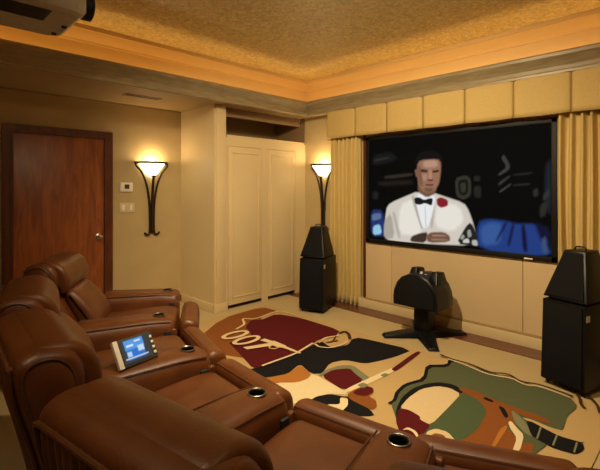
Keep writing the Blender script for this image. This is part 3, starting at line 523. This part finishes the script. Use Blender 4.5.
val = thing('valance', 'gold box-pleated fabric valance across the top of the screen wall', 'valance', (-1.4, YF, 2.12))
VX0, pitch, n = -3.70 + 1.4, .462, 9
for k in range(n):
    a = VX0 + pitch * k; b = a + pitch
    bm = B(); nx, nz = 24, 8; rows = []
    for j in range(nz + 1):
        row = []
        zz = .352 * j / nz
        for i in range(nx + 1):
            u = i / nx; e = min(u, 1 - u)
            y = -.150 - .014 * (1 - math.exp(-e * 26)) - .006 * math.sin(PI * u) * (1 - j / nz) + .003 * math.sin(k * 7 + u * 9) * (1 - j / nz)
            dz = -.006 * math.sin(PI * u) if j == 0 else 0
            row.append(bm.verts.new((a + .003 + (pitch - .006) * u, y, zz + dz)))
        rows.append(row)
    for j in range(nz):
        for i in range(nx): bm.faces.new((rows[j][i], rows[j][i + 1], rows[j + 1][i + 1], rows[j + 1][i]))
    o = obj('pleat_panel', bm, M['valance'], val, sharp=80)
    m = o.modifiers.new('thick', 'SOLIDIFY'); m.thickness = .006; m.offset = 1
bm = B(); box(bm, VX0, VX0 + pitch * n, -.140, -.13, .004, .35); box(bm, VX0, VX0 + .012, -.14, 0, .004, .35); box(bm, VX0, VX0 + pitch * n, -.14, 0, .335, .35)
obj('valance_board', bm, M['valance'], val)

def in_poly_dist(px, pz, poly):
    """signed distance, negative inside (numpy arrays)"""
    d = np.full(px.shape, 1e9); s = np.ones(px.shape); n = len(poly)
    for i in range(n):
        (ax, ay), (bx, by) = poly[i], poly[i - 1]
        ex, ey = bx - ax, by - ay; wx, wy = px - ax, pz - ay
        t = np.clip((wx * ex + wy * ey) / (ex * ex + ey * ey + 1e-12), 0, 1)
        qx, qy = wx - ex * t, wy - ey * t
        d = np.minimum(d, qx * qx + qy * qy)
        c1 = pz >= ay; c2 = pz < by; c3 = ex * wy > ey * wx
        s = np.where((c1 & c2 & c3) | (~c1 & ~c2 & ~c3), -s, s)
    return s * np.sqrt(d)

def picture_mesh(name, x0, x1, z0, z1, nx, nz, shapes, bg, material, parent, y=0., off=(0, 0)):
    xs = np.linspace(x0, x1, nx + 1); zs = np.linspace(z0, z1, nz + 1)
    X, Z = np.meshgrid(xs, zs); X = X.ravel(); Z = Z.ravel()
    col = np.tile(np.array(bg, float), (X.size, 1))
    for c, soft, poly in shapes:
        a = np.clip(.5 - in_poly_dist(X, Z, poly) / (2 * soft), 0, 1)[:, None]
        col = col * (1 - a) + np.array(c) * a
    me = bpy.data.meshes.new(name)
    vs = np.stack([X - off[0], np.full(X.size, y), Z - off[1]], 1)
    idx = np.arange((nx + 1) * (nz + 1)).reshape(nz + 1, nx + 1)
    fs = np.stack([idx[:-1, :-1], idx[:-1, 1:], idx[1:, 1:], idx[1:, :-1]], -1).reshape(-1, 4)
    me.from_pydata(vs.tolist(), [], fs.tolist())
    ca = me.color_attributes.new('Col', 'FLOAT_COLOR', 'POINT')
    ca.data.foreach_set('color', np.concatenate([col, np.ones((X.size, 1))], 1).astype(np.float32).ravel())
    me.materials.append(material)
    return link_obj(name, me, parent)

SY = YF - .07
scr = thing('projection_screen', 'large black-framed screen showing a man in a white dinner jacket', 'screen', (-2.1, SY, .81))
sx0, sx1, sz0, sz1 = -1.025, 1.045, 0., 1.285
bm = B(); box(bm, sx0, sx1, .002, .02, sz0, sz1, .003)
for a, b, c, d in ((sx0, sx1, sz0, sz0 + .05), (sx0, sx1, sz1 - .04, sz1), (sx0, sx0 + .045, sz0, sz1), (sx1 - .045, sx1, sz0, sz1)):
    box(bm, a, b, -.012, .01, c, d, .004)
obj('screen_frame', bm, M['black'], scr)
bm = B(); box(bm, .775, .85, -.0135, -.011, .006, .02, .0006); obj('maker_plate', bm, M['white_plastic'], scr)
picture_mesh('picture', -2.1 + sx0 + .045, -2.1 + sx1 - .045, .81 + .05, .81 + 1.245, 380, 232, SCREEN, (.0015, .0016, .002), M['picture'], scr, 0., (-2.1, .81))

# ------------------------------------------------------------------ rug
bm = B()
names = list(RC)
t = bmesh.new()
e_ = [t.verts.new((x, y, .0005)) for x, y in ((-4.07, 3.45), (-4.07, 2.35), (-3.46, 1.965), (-2.8, 1.68), (-2.3, 1.62), (-.50, 1.62), (-.50, 3.45))]
f_ = t.faces.new(e_); ex = bmesh.ops.extrude_face_region(t, geom=[f_])
bmesh.ops.translate(t, verts=[v for v in ex['geom'] if isinstance(v, bmesh.types.BMVert)], vec=(0, 0, .0085))
bmesh.ops.recalc_face_normals(t, faces=t.faces); merge(bm, t, names.index('tan'))
zz = .0094
def flat(bm, pts, z, mi):
    t = bmesh.new(); vs = [t.verts.new((x, y, z)) for x, y in pts]
    es = [t.edges.new((vs[i], vs[(i + 1) % len(vs)])) for i in range(len(vs))]
    bmesh.ops.triangle_fill(t, edges=es, use_beauty=True)
    for f in t.faces:
        if f.normal.z < 0: f.normal_flip()
    merge(bm, t, mi)
def chaikin(p, closed=True, it=2):
    for _ in range(it):
        q = []; L = len(p)
        if not closed: q.append(p[0])
        for i in range(L if closed else L - 1):
            a, b = p[i], p[(i + 1) % L]
            q += [(a[0] * .82 + b[0] * .18, a[1] * .82 + b[1] * .18), (a[0] * .18 + b[0] * .82, a[1] * .18 + b[1] * .82)]
        if not closed: q.append(p[-1])
        p = q
    return p
def strip(bm, pts, w, z, mi, closed=False):
    L = len(pts); a_, b_ = [], []
    for i in range(L):
        p = pts[(i - 1) % L] if closed else pts[max(i - 1, 0)]; q = pts[(i + 1) % L] if closed else pts[min(i + 1, L - 1)]
        dx, dy = q[0] - p[0], q[1] - p[1]; l = math.hypot(dx, dy) or 1
        nx, ny = -dy / l * w / 2, dx / l * w / 2
        a_.append(bm.verts.new((pts[i][0] + nx, pts[i][1] + ny, z))); b_.append(bm.verts.new((pts[i][0] - nx, pts[i][1] - ny, z)))
    for i in range(L if closed else L - 1):
        j = (i + 1) % L
        f = bm.faces.new((a_[i], b_[i], b_[j], a_[j])); f.material_index = mi
        f.normal_update()
        if f.normal.z < 0: f.normal_flip()
for k, (c, p) in enumerate(RUG[1:]):
    p = [(max(-4.06, min(-.51, x)), max(1.63, min(3.44, y))) for x, y in p]
    flat(bm, chaikin(p, True, 1), zz, names.index(c)); zz += .0003
for c, w, p in RUG_LINES:
    strip(bm, chaikin(p, False, 2), w * .8, zz, names.index(c)); zz += .0001
# lettering 007 with the last figure drawn out into a pistol
SA = names.index('sand')
def ell(cx, cy, rx, ry, n=28): return [(cx + rx * math.cos(2 * PI * i / n) + .12 * ry * math.sin(2 * PI * i / n) * 0, cy + ry * math.sin(2 * PI * i / n)) for i in range(n)]
strip(bm, ell(-3.43, 2.50, .068, .135), .042, zz, SA, True); strip(bm, ell(-3.235, 2.49, .068, .135), .042, zz, SA, True)
strip(bm, [(-3.14, 2.605), (-3.05, 2.615), (-2.98, 2.62)], .06, zz, SA)
flat(bm, [(-3.11, 2.35), (-3.04, 2.345), (-2.94, 2.60), (-3.01, 2.62)], zz, SA)
zz += .0002
flat(bm, [(-3.04, 2.66), (-2.86, 2.655), (-2.85, 2.645), (-2.64, 2.635), (-2.64, 2.612), (-2.85, 2.60), (-2.88, 2.575), (-2.96, 2.57), (-3.0, 2.59)], zz, SA)
strip(bm, [(-2.96, 2.58), (-2.95, 2.525), (-2.915, 2.51), (-2.88, 2.53), (-2.88, 2.58)], .014, zz, SA)
rug = obj('area_rug', bm, [M['rug_' + k] for k in names], recalc=False)
tag(rug, 'large patterned rug with instruments, maroon and green shapes and lettering on the carpet', 'rug')

# ------------------------------------------------------------------ loudspeakers
def make_speaker(loc, rz, label):
    s = thing('floor_speaker', label, 'speaker', loc, rz, 'tower speakers beside the screen')
    # local: front faces -y, origin under the middle of the front
    bm = B()
    hexa(bm, [(-.155, 0, .045), (.155, 0, .045), (.155, .46, .045), (-.155, .46, .045)], [(-.15, .02, .640), (.15, .02, .640), (.15, .46, .640), (-.15, .46, .640)], .006)
    cabn = obj('bass_cabinet', bm, M['black_gloss'], s)
    bm = B(); hexa(bm, [(-.14, -.012, .06), (.14, -.012, .06), (.14, .004, .06), (-.14, .004, .06)], [(-.135, .008, .625), (.135, .008, .625), (.135, .024, .625), (-.135, .024, .625)], .004); obj('bass_grille', bm, M['black_cloth'], cabn)
    for x in (-.125, .125):
        for y in (.04, .42):
            bm = B(); lathe(bm, [(.0, .002), (.006, .004), (.014, .022), (.014, .046), (0, .046)], 12, cx=x, cy=y); obj('spike', bm, M['black'], s)
    bm = B(); box(bm, -.13, .13, .06, .42, .638, .659); obj('spacer', bm, M['black'], s)
    bm = B()
    hexa(bm, [(-.155, .03, .657), (.155, .03, .657), (.15, .40, .657), (-.15, .40, .657)], [(-.075, .17, 1.005), (.075, .17, 1.005), (.07, .36, 1.005), (-.07, .36, 1.005)], .006)
    up = obj('upper_cabinet', bm, M['black_gloss'], s)
    bm = B(); hexa(bm, [(-.135, .024, .675), (.135, .024, .675), (.135, .045, .675), (-.135, .045, .675)], [(-.065, .158, .99), (.065, .158, .99), (.065, .18, .99), (-.065, .18, .99)], .003); obj('upper_grille', bm, M['black_cloth'], up)
    bm = B(); box(bm, .1515, .1545, .03, .075, .53, .575, .001); obj('port_plate', bm, M['silver'], cabn)
    bm = B(); tube(bm, smooth_path([(-.04, .25, 1.005), (-.03, .25, 1.027), (.03, .25, 1.027), (.04, .25, 1.005)], 4), .006, 6); obj('handle', bm, M['black'], up)
    return s
sp = make_speaker((-3.44, 3.59, .0), R(21), 'black tower speaker with tapered top standing left of the screen')
sp2 = dup(sp, (-.845, 3.51, .0), R(-16), 'black tower speaker with tapered top at the right edge, before the right curtain')

ctr = thing('center_speaker', 'black dome-shaped center speaker on a pedestal below the screen', 'speaker', (-2.125, 3.86, 0), 0)
for a in (50, 130, 230, 310):
    bm = B(); t = bmesh.new()
    hexa(t, [(.0, -.10, .004), (.425, -.05, .004), (.425, .05, .004), (.0, .10, .004)], [(.0, -.08, .075), (.41, -.04, .03), (.41, .04, .03), (.0, .08, .075)], .005)
    merge(bm, t, 0, Matrix.Rotation(R(a), 4, 'Z')); obj('pedestal_foot', bm, M['black_gloss'], ctr)
bm = B(); box(bm, -.08, .08, -.075, .075, .03, .33, .012); obj('pedestal_column', bm, M['black_gloss'], ctr)
prof = [(-.235, .315), (.235, .315), (.238, .39), (.228, .46), (.195, .54), (.14, .60), (.07, .632), (0, .64), (-.07, .632), (-.14, .60), (-.195, .54), (-.228, .46), (-.238, .39)]
def dome(bm, secs):
    rings = []
    for y, k, dz in secs: rings.append([bm.verts.new((x * k, y, .315 + (z - .315) * k + dz)) for x, z in prof])
    n_ = len(prof)
    for i in range(len(secs) - 1):
        for k in range(n_): bm.faces.new((rings[i][k], rings[i][(k + 1) % n_], rings[i + 1][(k + 1) % n_], rings[i + 1][k]))
    bm.faces.new(rings[0]); bm.faces.new(rings[-1])
bm = B(); dome(bm, [(-.205, .94, .008), (-.195, 1, 0), (.0, 1, 0), (.14, .95, 0), (.17, .86, 0)]); body = obj('cabinet_body', bm, M['black_gloss'], ctr)
bm = B(); dome(bm, [(-.222, .86, .02), (-.218, .9, .015), (-.20, .9, .015)]); obj('grille', bm, M['black_cloth'], body)
for x0, x1, h in ((-.135, -.015, .685), (.085, .20, .665)):
    bm = B(); c_ = (x0 + x1) / 2; w_ = (x1 - x0) / 2
    hexa(bm, [(c_ - w_, -.14, .52), (c_ + w_, -.14, .52), (c_ + w_, .10, .52), (c_ - w_, .10, .52)], [(c_ - w_ * .5, -.07, h), (c_ + w_ * .5, -.07, h), (c_ + w_ * .55, .07, h - .015), (c_ - w_ * .55, .07, h - .015)], .012)
    obj('tweeter_module', bm, M['black_gloss'], ctr)
for x, z in ((.018, .655), (.062, .635)):  # two small silver plates between the tweeter modules
    bm = B(); hexa(bm, [(x - .017, -.15, z - .075), (x + .017, -.15, z - .075), (x + .017, -.13, z - .075), (x - .017, -.13, z - .075)], [(x - .012, -.10, z), (x + .012, -.10, z), (x + .012, -.08, z), (x - .012, -.08, z)], .003); obj('silver_plate', bm, M['silver'], ctr)

# ------------------------------------------------------------------ ceiling projector
pr = thing('ceiling_projector', 'grey video projector hanging from the ceiling, top left', 'projector', (-2.395, .50, 2.30))
bm = B()
pts = [(-.225, -.17), (-.225, .17), (-.19, .215), (.19, .215), (.225, .17), (.225, -.17), (.19, -.21), (-.19, -.21)]
rings = []
for z, i_ in ((0., .025), (.012, .008), (.03, 0), (.11, 0), (.14, .01), (.155, .05)):
    rings.append([bm.verts.new((x * (1 - i_ / .22), y * (1 - i_ / .2), z)) for x, y in pts])
for i in range(len(rings) - 1):
    for k in range(8): bm.faces.new((rings[i][k], rings[i][(k + 1) % 8], rings[i + 1][(k + 1) % 8], rings[i + 1][k]))
bm.faces.new(rings[0]); bm.faces.new(rings[-1])
shell = obj('projector_shell', bm, M['grey'], pr, sharp=25)
bm = B()
for k in range(9): box(bm, .02 + .018 * k, .03 + .018 * k, -.15, .07, -.004, .004, .001)
obj('intake_grille', bm, M['dark_grey'], shell)
bm = B(); box(bm, -.226, -.2225, -.15, .12, .03, .09, .001); obj('side_vent', bm, M['dark_grey'], shell)
bm = B(); t = bmesh.new(); lathe(t, [(.0, 0), (.062, 0), (.062, .05), (.05, .055), (.048, .03), (.0, .022)], 28)
merge(bm, t, 0, Matrix.Translation((.12, .21, .08)) @ Matrix.Rotation(-PI / 2, 4, 'X')); ln = obj('lens_barrel', bm, M['black'], pr)
bm = B(); t = bmesh.new(); lathe(t, [(.0, .036), (.025, .034), (.046, .028)], 28)
merge(bm, t, 0, Matrix.Translation((.12, .21, .08)) @ Matrix.Rotation(-PI / 2, 4, 'X')); obj('lens', bm, M['lens'], ln)
for x, y in ((-.14, .16), (.0, .17), (-.16, -.14)):
    bm = B(); lathe(bm, [(0, -.008), (.012, -.008), (.014, .004), (0, .004)], 14, cx=x, cy=y); obj('foot', bm, M['dark_grey'], pr)
bm = B(); lathe(bm, [(.0, .15), (.07, .15), (.07, .165), (.022, .17), (.022, .68), (.08, .685), (.08, .698), (0, .698)], 20); obj('mount_pole', bm, M['dark_grey'], pr)

# ------------------------------------------------------------------ theater seats
def make_chair(loc, rz, label):
    s = thing('theater_recliner', label, 'recliner', loc, rz, 'brown leather recliners in the curved row')
    L, D = M['leather'], M['leather_dark']
    bm = B(); box(bm, -.20, .20, -.74, -.0, .0, .29, .01); obj('base', bm, M['base'], s)
    bm = B(); pillow(bm, [(-.60, .29), (-.60, .43), (-.42, .45), (-.22, .47), (-.08, .472), (-.005, .45), (.01, .38), (-.01, .29)], .43, .045); obj('seat_cushion', bm, L, s)
    bm = B(); pillow(bm, [(.035, .10), (.035, .30), (.035, .43), (.065, .475), (.115, .478), (.165, .45), (.18, .37), (.17, .22), (.15, .10), (.09, .08)], .578, .04); fr = obj('footrest', bm, L, s)
    bm = B(); tube(bm, [(-.27, .052, .463), (.27, .052, .463)], .006, 6); obj('piping', bm, D, fr)
    bm = B(); pillow(bm, [(-.60, .36), (-.66, .47), (-.73, .60), (-.785, .70), (-.785, .78), (-.785, .85), (-.82, .915), (-.88, .938), (-.945, .935), (-.992, .90), (-.985, .80), (-.94, .63), (-.895, .45), (-.85, .24), (-.74, .20), (-.64, .24)], .64, .04)
    bk = obj('backrest', bm, L, s)
    bm = B(); pillow(bm, [(-.53, .44), (-.56, .55), (-.64, .66), (-.72, .73), (-.775, .70), (-.72, .55), (-.64, .42)], .46, .05); obj('lumbar_cushion', bm, L, s)
    bm = B(); pillow(bm, [(-.76, .715), (-.725, .76), (-.722, .83), (-.755, .90), (-.815, .942), (-.89, .948), (-.93, .925), (-.86, .85), (-.80, .74)], .57, .034, n=7); hd = obj('headrest', bm, L, s)
    bm = B(); tube(bm, smooth_path([(-.25, -.757, .72), (-.1, -.752, .715), (.1, -.752, .715), (.25, -.757, .72)], 4), .005, 6); obj('headrest_seam', bm, D, hd)
    # gathered leather panel across the rear of the back
    bm = B(); rear = smooth_path([(-.994, .895, 0), (-.985, .80, 0), (-.940, .63, 0), (-.897, .45, 0), (-.853, .25, 0)], 7); rows = []
    nx = 150
    for j, p in enumerate(rear):
        v_ = j / (len(rear) - 1); row = []
        for i in range(nx + 1):
            x = -.275 + .55 * i / nx
            rip = .014 * math.sin(x * 2 * PI / .034 + 1.3 * math.sin(x * 23)) * (.5 + .5 * math.sin(x * 57) ** 2) * min(1, .25 + v_ * 2.2)
            e = min(1, min(x + .275, .275 - x) / .03)
            row.append(bm.verts.new((x, p.x - .004 - (.010 + rip) * e, p.y + .002)))
        rows.append(row)
    for j in range(len(rows) - 1):
        for i in range(nx): bm.faces.new((rows[j][i], rows[j][i + 1], rows[j + 1][i + 1], rows[j + 1][i]))
    o = obj('rear_panel', bm, L, s, sharp=80); m = o.modifiers.new('thick', 'SOLIDIFY'); m.thickness = .012; m.offset = -1
    bm = B()
    p0 = rear[0]; path = [(-.285, rear[-1].x - .006, rear[-1].y)] + [(-.285, q.x - .008, q.y) for q in rear[-2:1:-3]] + [(-.265, p0.x - .012, p0.y + .004), (-.1, p0.x - .014, p0.y + .008), (.1, p0.x - .014, p0.y + .008), (.265, p0.x - .012, p0.y + .004)] + [(.285, q.x - .008, q.y) for q in rear[2::3]] + [(.285, rear[-1].x - .006, rear[-1].y)]
    tube(bm, smooth_path(path, 5), .008, 8); obj('rear_piping', bm, D, s)
    # piped panels on the two sides of the back
    for sx in (-1, 1):
        out = smooth_path([(-.745, .56, 0), (-.80, .70, 0), (-.815, .80, 0), (-.835, .87, 0), (-.88, .912, 0), (-.94, .912, 0), (-.972, .875, 0), (-.962, .79, 0), (-.92, .64, 0), (-.876, .46, 0), (-.83, .28, 0), (-.72, .27, 0)], 4, True)
        bm = B(); cx_ = sum(q.x for q in out) / len(out); cz_ = sum(q.y for q in out) / len(out); L_ = len(out)
        rr = []
        for f_, dx in ((1., .0), (.92, .010), (.6, .016), (.25, .017)):
            rr.append([bm.verts.new((sx * (.316 + dx + (.004 * math.sin(k * 2.6) * f_ if q.y < .5 else 0)), cx_ + (q.x - cx_) * f_, cz_ + (q.y - cz_) * f_)) for k, q in enumerate(out)])
        for i in range(3):
            for k in range(L_): bm.faces.new((rr[i][k], rr[i][(k + 1) % L_], rr[i + 1][(k + 1) % L_], rr[i + 1][k]))
        bm.faces.new(rr[-1])
        sd = obj('side_panel', bm, L, bk, sharp=80)
    for sx in (-1, 1):
        bm = B(); tube(bm, [(sx * .318, q.x, q.y) for q in out], .0075, 6, closed=True); obj('side_piping', bm, D, bk)
    return s

A = [(-3.47, 1.91, 34), (-2.83, 1.51, 21), (-2.13, 1.33, 8), (-1.475, 1.285, -4), (-.86, 1.42, -17), (-.30, 1.70, -30)]
CL = ['brown leather recliner farthest along the row, in front of the door',
      'brown leather recliner second from the door, behind the touch panel',
      'brown leather recliner on the near side of the armrest with the touch panel',
      'nearest brown leather recliner, seen from behind with its gathered rear panel',
      'brown leather recliner at bottom right, of which only the front shows']
first = None
for i in range(5):
    (ax, ay, at), (bx, by, bt) = A[i], A[i + 1]
    loc = ((ax + bx) / 2, (ay + by) / 2, 0)
    ang = math.atan2(by - ay, bx - ax)
    if first is None: first = make_chair(loc, ang, CL[0])
    else: ch_ = dup(first, loc, ang if i != 3 else R(9.5), CL[i])
    if i == 3:                                    # this one is tilted further back
        ch_.location.x += .035; a_ = R(3.5); py, pz = -.66, .30
        for k_ in ch_.children:
            if k_.name.split('.')[0] in ('backrest', 'lumbar_cushion', 'headrest', 'rear_panel', 'rear_piping'):
                k_.rotation_euler = (a_, 0, 0)
                k_.location = (0, py - (py * math.cos(a_) - pz * math.sin(a_)), pz - (py * math.sin(a_) + pz * math.cos(a_)))

def bool_cut(o, cx, cy, r, z0, z1):
    bm = B(); lathe(bm, [(r, z0), (r, z1)], 28, cx=cx, cy=cy, cap=True); bmesh.ops.recalc_face_normals(bm, faces=bm.faces)
    me = bpy.data.meshes.new('cutter'); bm.to_mesh(me); bm.free()
    c = bpy.data.objects.new('cutter', me); C.objects.link(c); c.matrix_world = o.matrix_world
    m = o.modifiers.new('cut', 'BOOLEAN'); m.operation = 'DIFFERENCE'; m.object = c; m.solver = 'EXACT'
    bpy.context.view_layer.update()
    dg = bpy.context.evaluated_depsgraph_get()
    n = bpy.data.meshes.new_from_object(o.evaluated_get(dg), depsgraph=dg)
    o.modifiers.remove(m); old = o.data; o.data = n
    bpy.data.objects.remove(c); bpy.data.meshes.remove(me); bpy.data.meshes.remove(old)

def make_arm(label):
    s = thing('seat_armrest', label, 'armrest', (0, 0, 0), 0, 'padded armrest consoles in the curved row')
    hw = .115
    prof = [(-hw, .03), (-hw, .25), (-hw, .48), (-hw + .006, .525), (-hw + .03, .553), (-.05, .562), (0, .564), (.05, .562), (hw - .03, .553), (hw - .006, .525), (hw, .48), (hw, .25), (hw, .03)]
    def fn(x, y, z): 
        k = max(0, -(y + .31 - .31)) 
        return (x * (1 + .28 * (-(y) / .64)), y, z - .015 * max(0, (y + .15)) / .15)
    bm = B(); pillow(bm, prof, .64, .035, 'y', smooth=False, fn=lambda x, y, z: fn(x, y - .32, z), mid=10)
    ar = obj('armrest_body', bm, M['leather'], s, sharp=50)
    bool_cut(ar, 0, -.10, .035, .49, .6)
    for p in ar.data.polygons: p.use_smooth = True
    ar.data.set_sharp_from_angle(angle=R(50))
    bm = B(); lathe(bm, [(.031, .552), (.032, .563), (.037, .567), (.042, .564), (.043, .555), (.039, .550)], 28, cx=0, cy=-.10); lathe(bm, [(.0, .505), (.029, .505), (.032, .515), (.033, .556), (.0349, .556), (.0345, .5), (0, .499)], 28, cx=0, cy=-.10)
    cu = obj('cup_holder', bm, [M['black']], s)
    bm = B(); lathe(bm, [(.0335, .562), (.0365, .567), (.039, .5685), (.0425, .567), (.044, .561), (.038, .559)], 28, cx=0, cy=-.10); bmesh.ops.recalc_face_normals(bm, faces=bm.faces); obj('cup_holder_ring', bm, M['ring'], cu)
    for sx in (-1, 1):
        bm = B(); box(bm, sx * .122 - .012, sx * .122 + .012, -.075, -.03, .44, .475, .004); lt = obj('recline_latch', bm, M['base'], s)
        bm = B(); pillow(bm, [(-.03, .43), (-.03, .48), (-.012, .492), (.006, .48), (.006, .43)], .03, .008, fn=lambda x, y, z: (x + sx * .125, y, z)); obj('latch_tab', bm, M['leather'], lt)
    # piping along the two upper edges
    bm = B()
    for sx in (-1, 1):
        tube(bm, [fn(sx * (hw - .012), y, .546) for y in (-.61, -.5, -.35, -.2, -.08, -.03)], .0045, 6)
    obj('piping', bm, M['leather_dark'], s)
    return s
AL = ['brown leather armrest farthest from the camera, below the door knob',
      'brown leather armrest just beyond the one holding the touch panel',
      'brown leather armrest with the touch panel standing on it',
      'brown leather armrest with cup holder, one nearer than that holding the touch panel',
      'brown leather armrest with cup holder at the bottom edge, before the green rug shape',
      'rounded end of a brown leather armrest in the bottom right corner']
a0 = make_arm(AL[0])
for i, (x, y, t_) in enumerate(A):
    if i == 0: a0.location = (x, y, 0); a0.rotation_euler = (0, 0, R(-t_))
    else: dup(a0, (x, y, 0), R(-t_), AL[i])

# ------------------------------------------------------------------ touch panel on the third armrest
tp = thing('touch_panel', 'white framed touch panel remote with blue display, on the armrest', 'remote', (-2.13, .955, .570), R(101))
# local: bottom edge along x, screen faces -y leaning back
tilt = Matrix.Rotation(R(-32), 4, 'X')
bm = B(); t = bmesh.new(); box(t, -.112, .112, 0, .024, 0, .145, .006); merge(bm, t, 0, tilt); hs = obj('panel_housing', bm, M['dark_grey'], tp)
bm = B(); t = bmesh.new(); box(t, -.115, -.088, -.003, .022, .0, .145, .005); merge(bm, t, 0, tilt); obj('grip', bm, M['white_plastic'], hs)
sh = [((.03, .18, .60), .002, [(-.058, .028), (.045, .028), (.045, .128), (-.058, .128)]),
      ((.10, .32, .75), .003, [(-.06, .08), (.05, .08), (.05, .13), (-.06, .13)]),
      ((.75, .82, .88), .002, [(-.05, .095), (-.01, .095), (-.01, .105), (-.05, .105)]),
      ((.75, .82, .88), .002, [(.0, .112), (.035, .112), (.035, .12), (.0, .12)]),
      ((.55, .70, .85), .003, [(.01, .06), (.045, .06), (.045, .09), (.01, .09)]),
      ((.45, .62, .8), .003, [(-.055, .045), (-.03, .045), (-.03, .07), (-.055, .07)]),
      ((.6, .6, .6), .002, [(-.07, .034), (.06, .034), (.06, .04), (-.07, .04)])]
d = picture_mesh('display', -.082, .082, .014, .134, 60, 50, sh, (.05, .05, .05), M['touch'], hs, -.0022)
for v_ in d.data.vertices: v_.co = tilt @ v_.co
bm = B()
for k in range(4):
    t = bmesh.new(); box(t, .091, .106, -.004, .002, .022 + .028 * k, .036 + .028 * k, .002); merge(bm, t, 0, tilt)
obj('buttons', bm, M['white_plastic'], hs)
bm = B(); hexa(bm, [(-.06, .025, 0), (.06, .025, 0), (.06, .13, 0), (-.06, .13, 0)], [(-.05, .085, .085), (.05, .085, .085), (.05, .10, .085), (-.05, .10, .085)], .004); obj('stand', bm, M['base'], tp)

# ------------------------------------------------------------------ lights
def lamp(kind, name, loc, energy, color, rot=(0, 0, 0), parent=None, **k):
    l = bpy.data.lights.new(name, kind); l.energy = energy; l.color = color
    for a, b in k.items(): setattr(l, a, b)
    o = bpy.data.objects.new(name, l); C.objects.link(o); o.location = loc; o.rotation_euler = rot
    if parent: o.parent = parent
    return o
def aim(frm, to): return (Vector(to) - Vector(frm)).to_track_quat('-Z', 'Y').to_euler()
WARM = (1., .79, .48)
lamp('POINT', 'sconce_bulb', (.07, 0, .0), 5.5, (1., .74, .42), parent=s1, shadow_soft_size=.04)
lamp('POINT', 'sconce_bulb', (.07, 0, .0), 5.5, (1., .74, .42), parent=s2, shadow_soft_size=.04)
# unseen ceiling spots added to light the cabinet, rug, screen wall and chair backs
SP = [((-1.75, 1.55, 2.985), (-2.5, 3.6, .6), 410, 140), ((-.35, .9, 2.985), (-2.4, 3.2, .5), 105, 120), ((-3.0, .4, 2.985), (-4.3, 3.4, .6), 120, 62), ((-1.2, -.4, 2.985), (-1.1, .35, .6), 55, 90)]
for k, (p, q, e, ang) in enumerate(SP):
    dl = thing('added_ceiling_spot', ['added unseen spot in the gold ceiling over the middle seats', 'added unseen spot in the gold ceiling over the right-hand seats', 'added unseen spot in the gold ceiling near the projector', 'added unseen spot in the gold ceiling behind the seats'][k], 'light', p, 0, 'added ceiling spots')
    bm = B(); lathe(bm, [(.045, .01), (.06, .0), (.07, .004), (.07, .0145), (.045, .0145)], 24); obj('added_spot_ring', bm, M['cream'], dl)
    bm = B(); lathe(bm, [(0, .008), (.045, .008), (.045, .0145), (0, .0145)], 24); obj('added_spot_lens', bm, M['spot_face'], dl)
    lamp('SPOT', 'added_spot_beam', (p[0], p[1], p[2] - .02), e, WARM, aim(p, q), spot_size=R(ang), spot_blend=.9, shadow_soft_size=.06)

w = bpy.data.worlds.new('world'); bpy.context.scene.world = w; w.use_nodes = True
w.node_tree.nodes['Background'].inputs[0].default_value = (1, .7, .4, 1); w.node_tree.nodes['Background'].inputs[1].default_value = .0

# ------------------------------------------------------------------ camera
cam = bpy.data.cameras.new('camera'); co = bpy.data.objects.new('camera', cam); C.objects.link(co)
cam.sensor_width = 36; cam.lens = 423.3 / 600 * 36; cam.shift_y = -46.6 / 600; cam.clip_start = .05
co.location = (0, 0, 1.47); co.rotation_euler = (PI / 2, 0, R(45.24))
sc = bpy.context.scene; sc.camera = co
sc.view_settings.view_transform = 'Standard'; sc.view_settings.look = 'None'; sc.view_settings.gamma = 1.; sc.view_settings.exposure = 0.
sc.view_settings.use_curve_mapping = False
sc.cycles.use_denoising = True; sc.cycles.max_bounces = 8; sc.cycles.diffuse_bounces = 6; sc.cycles.sample_clamp_indirect = 6.
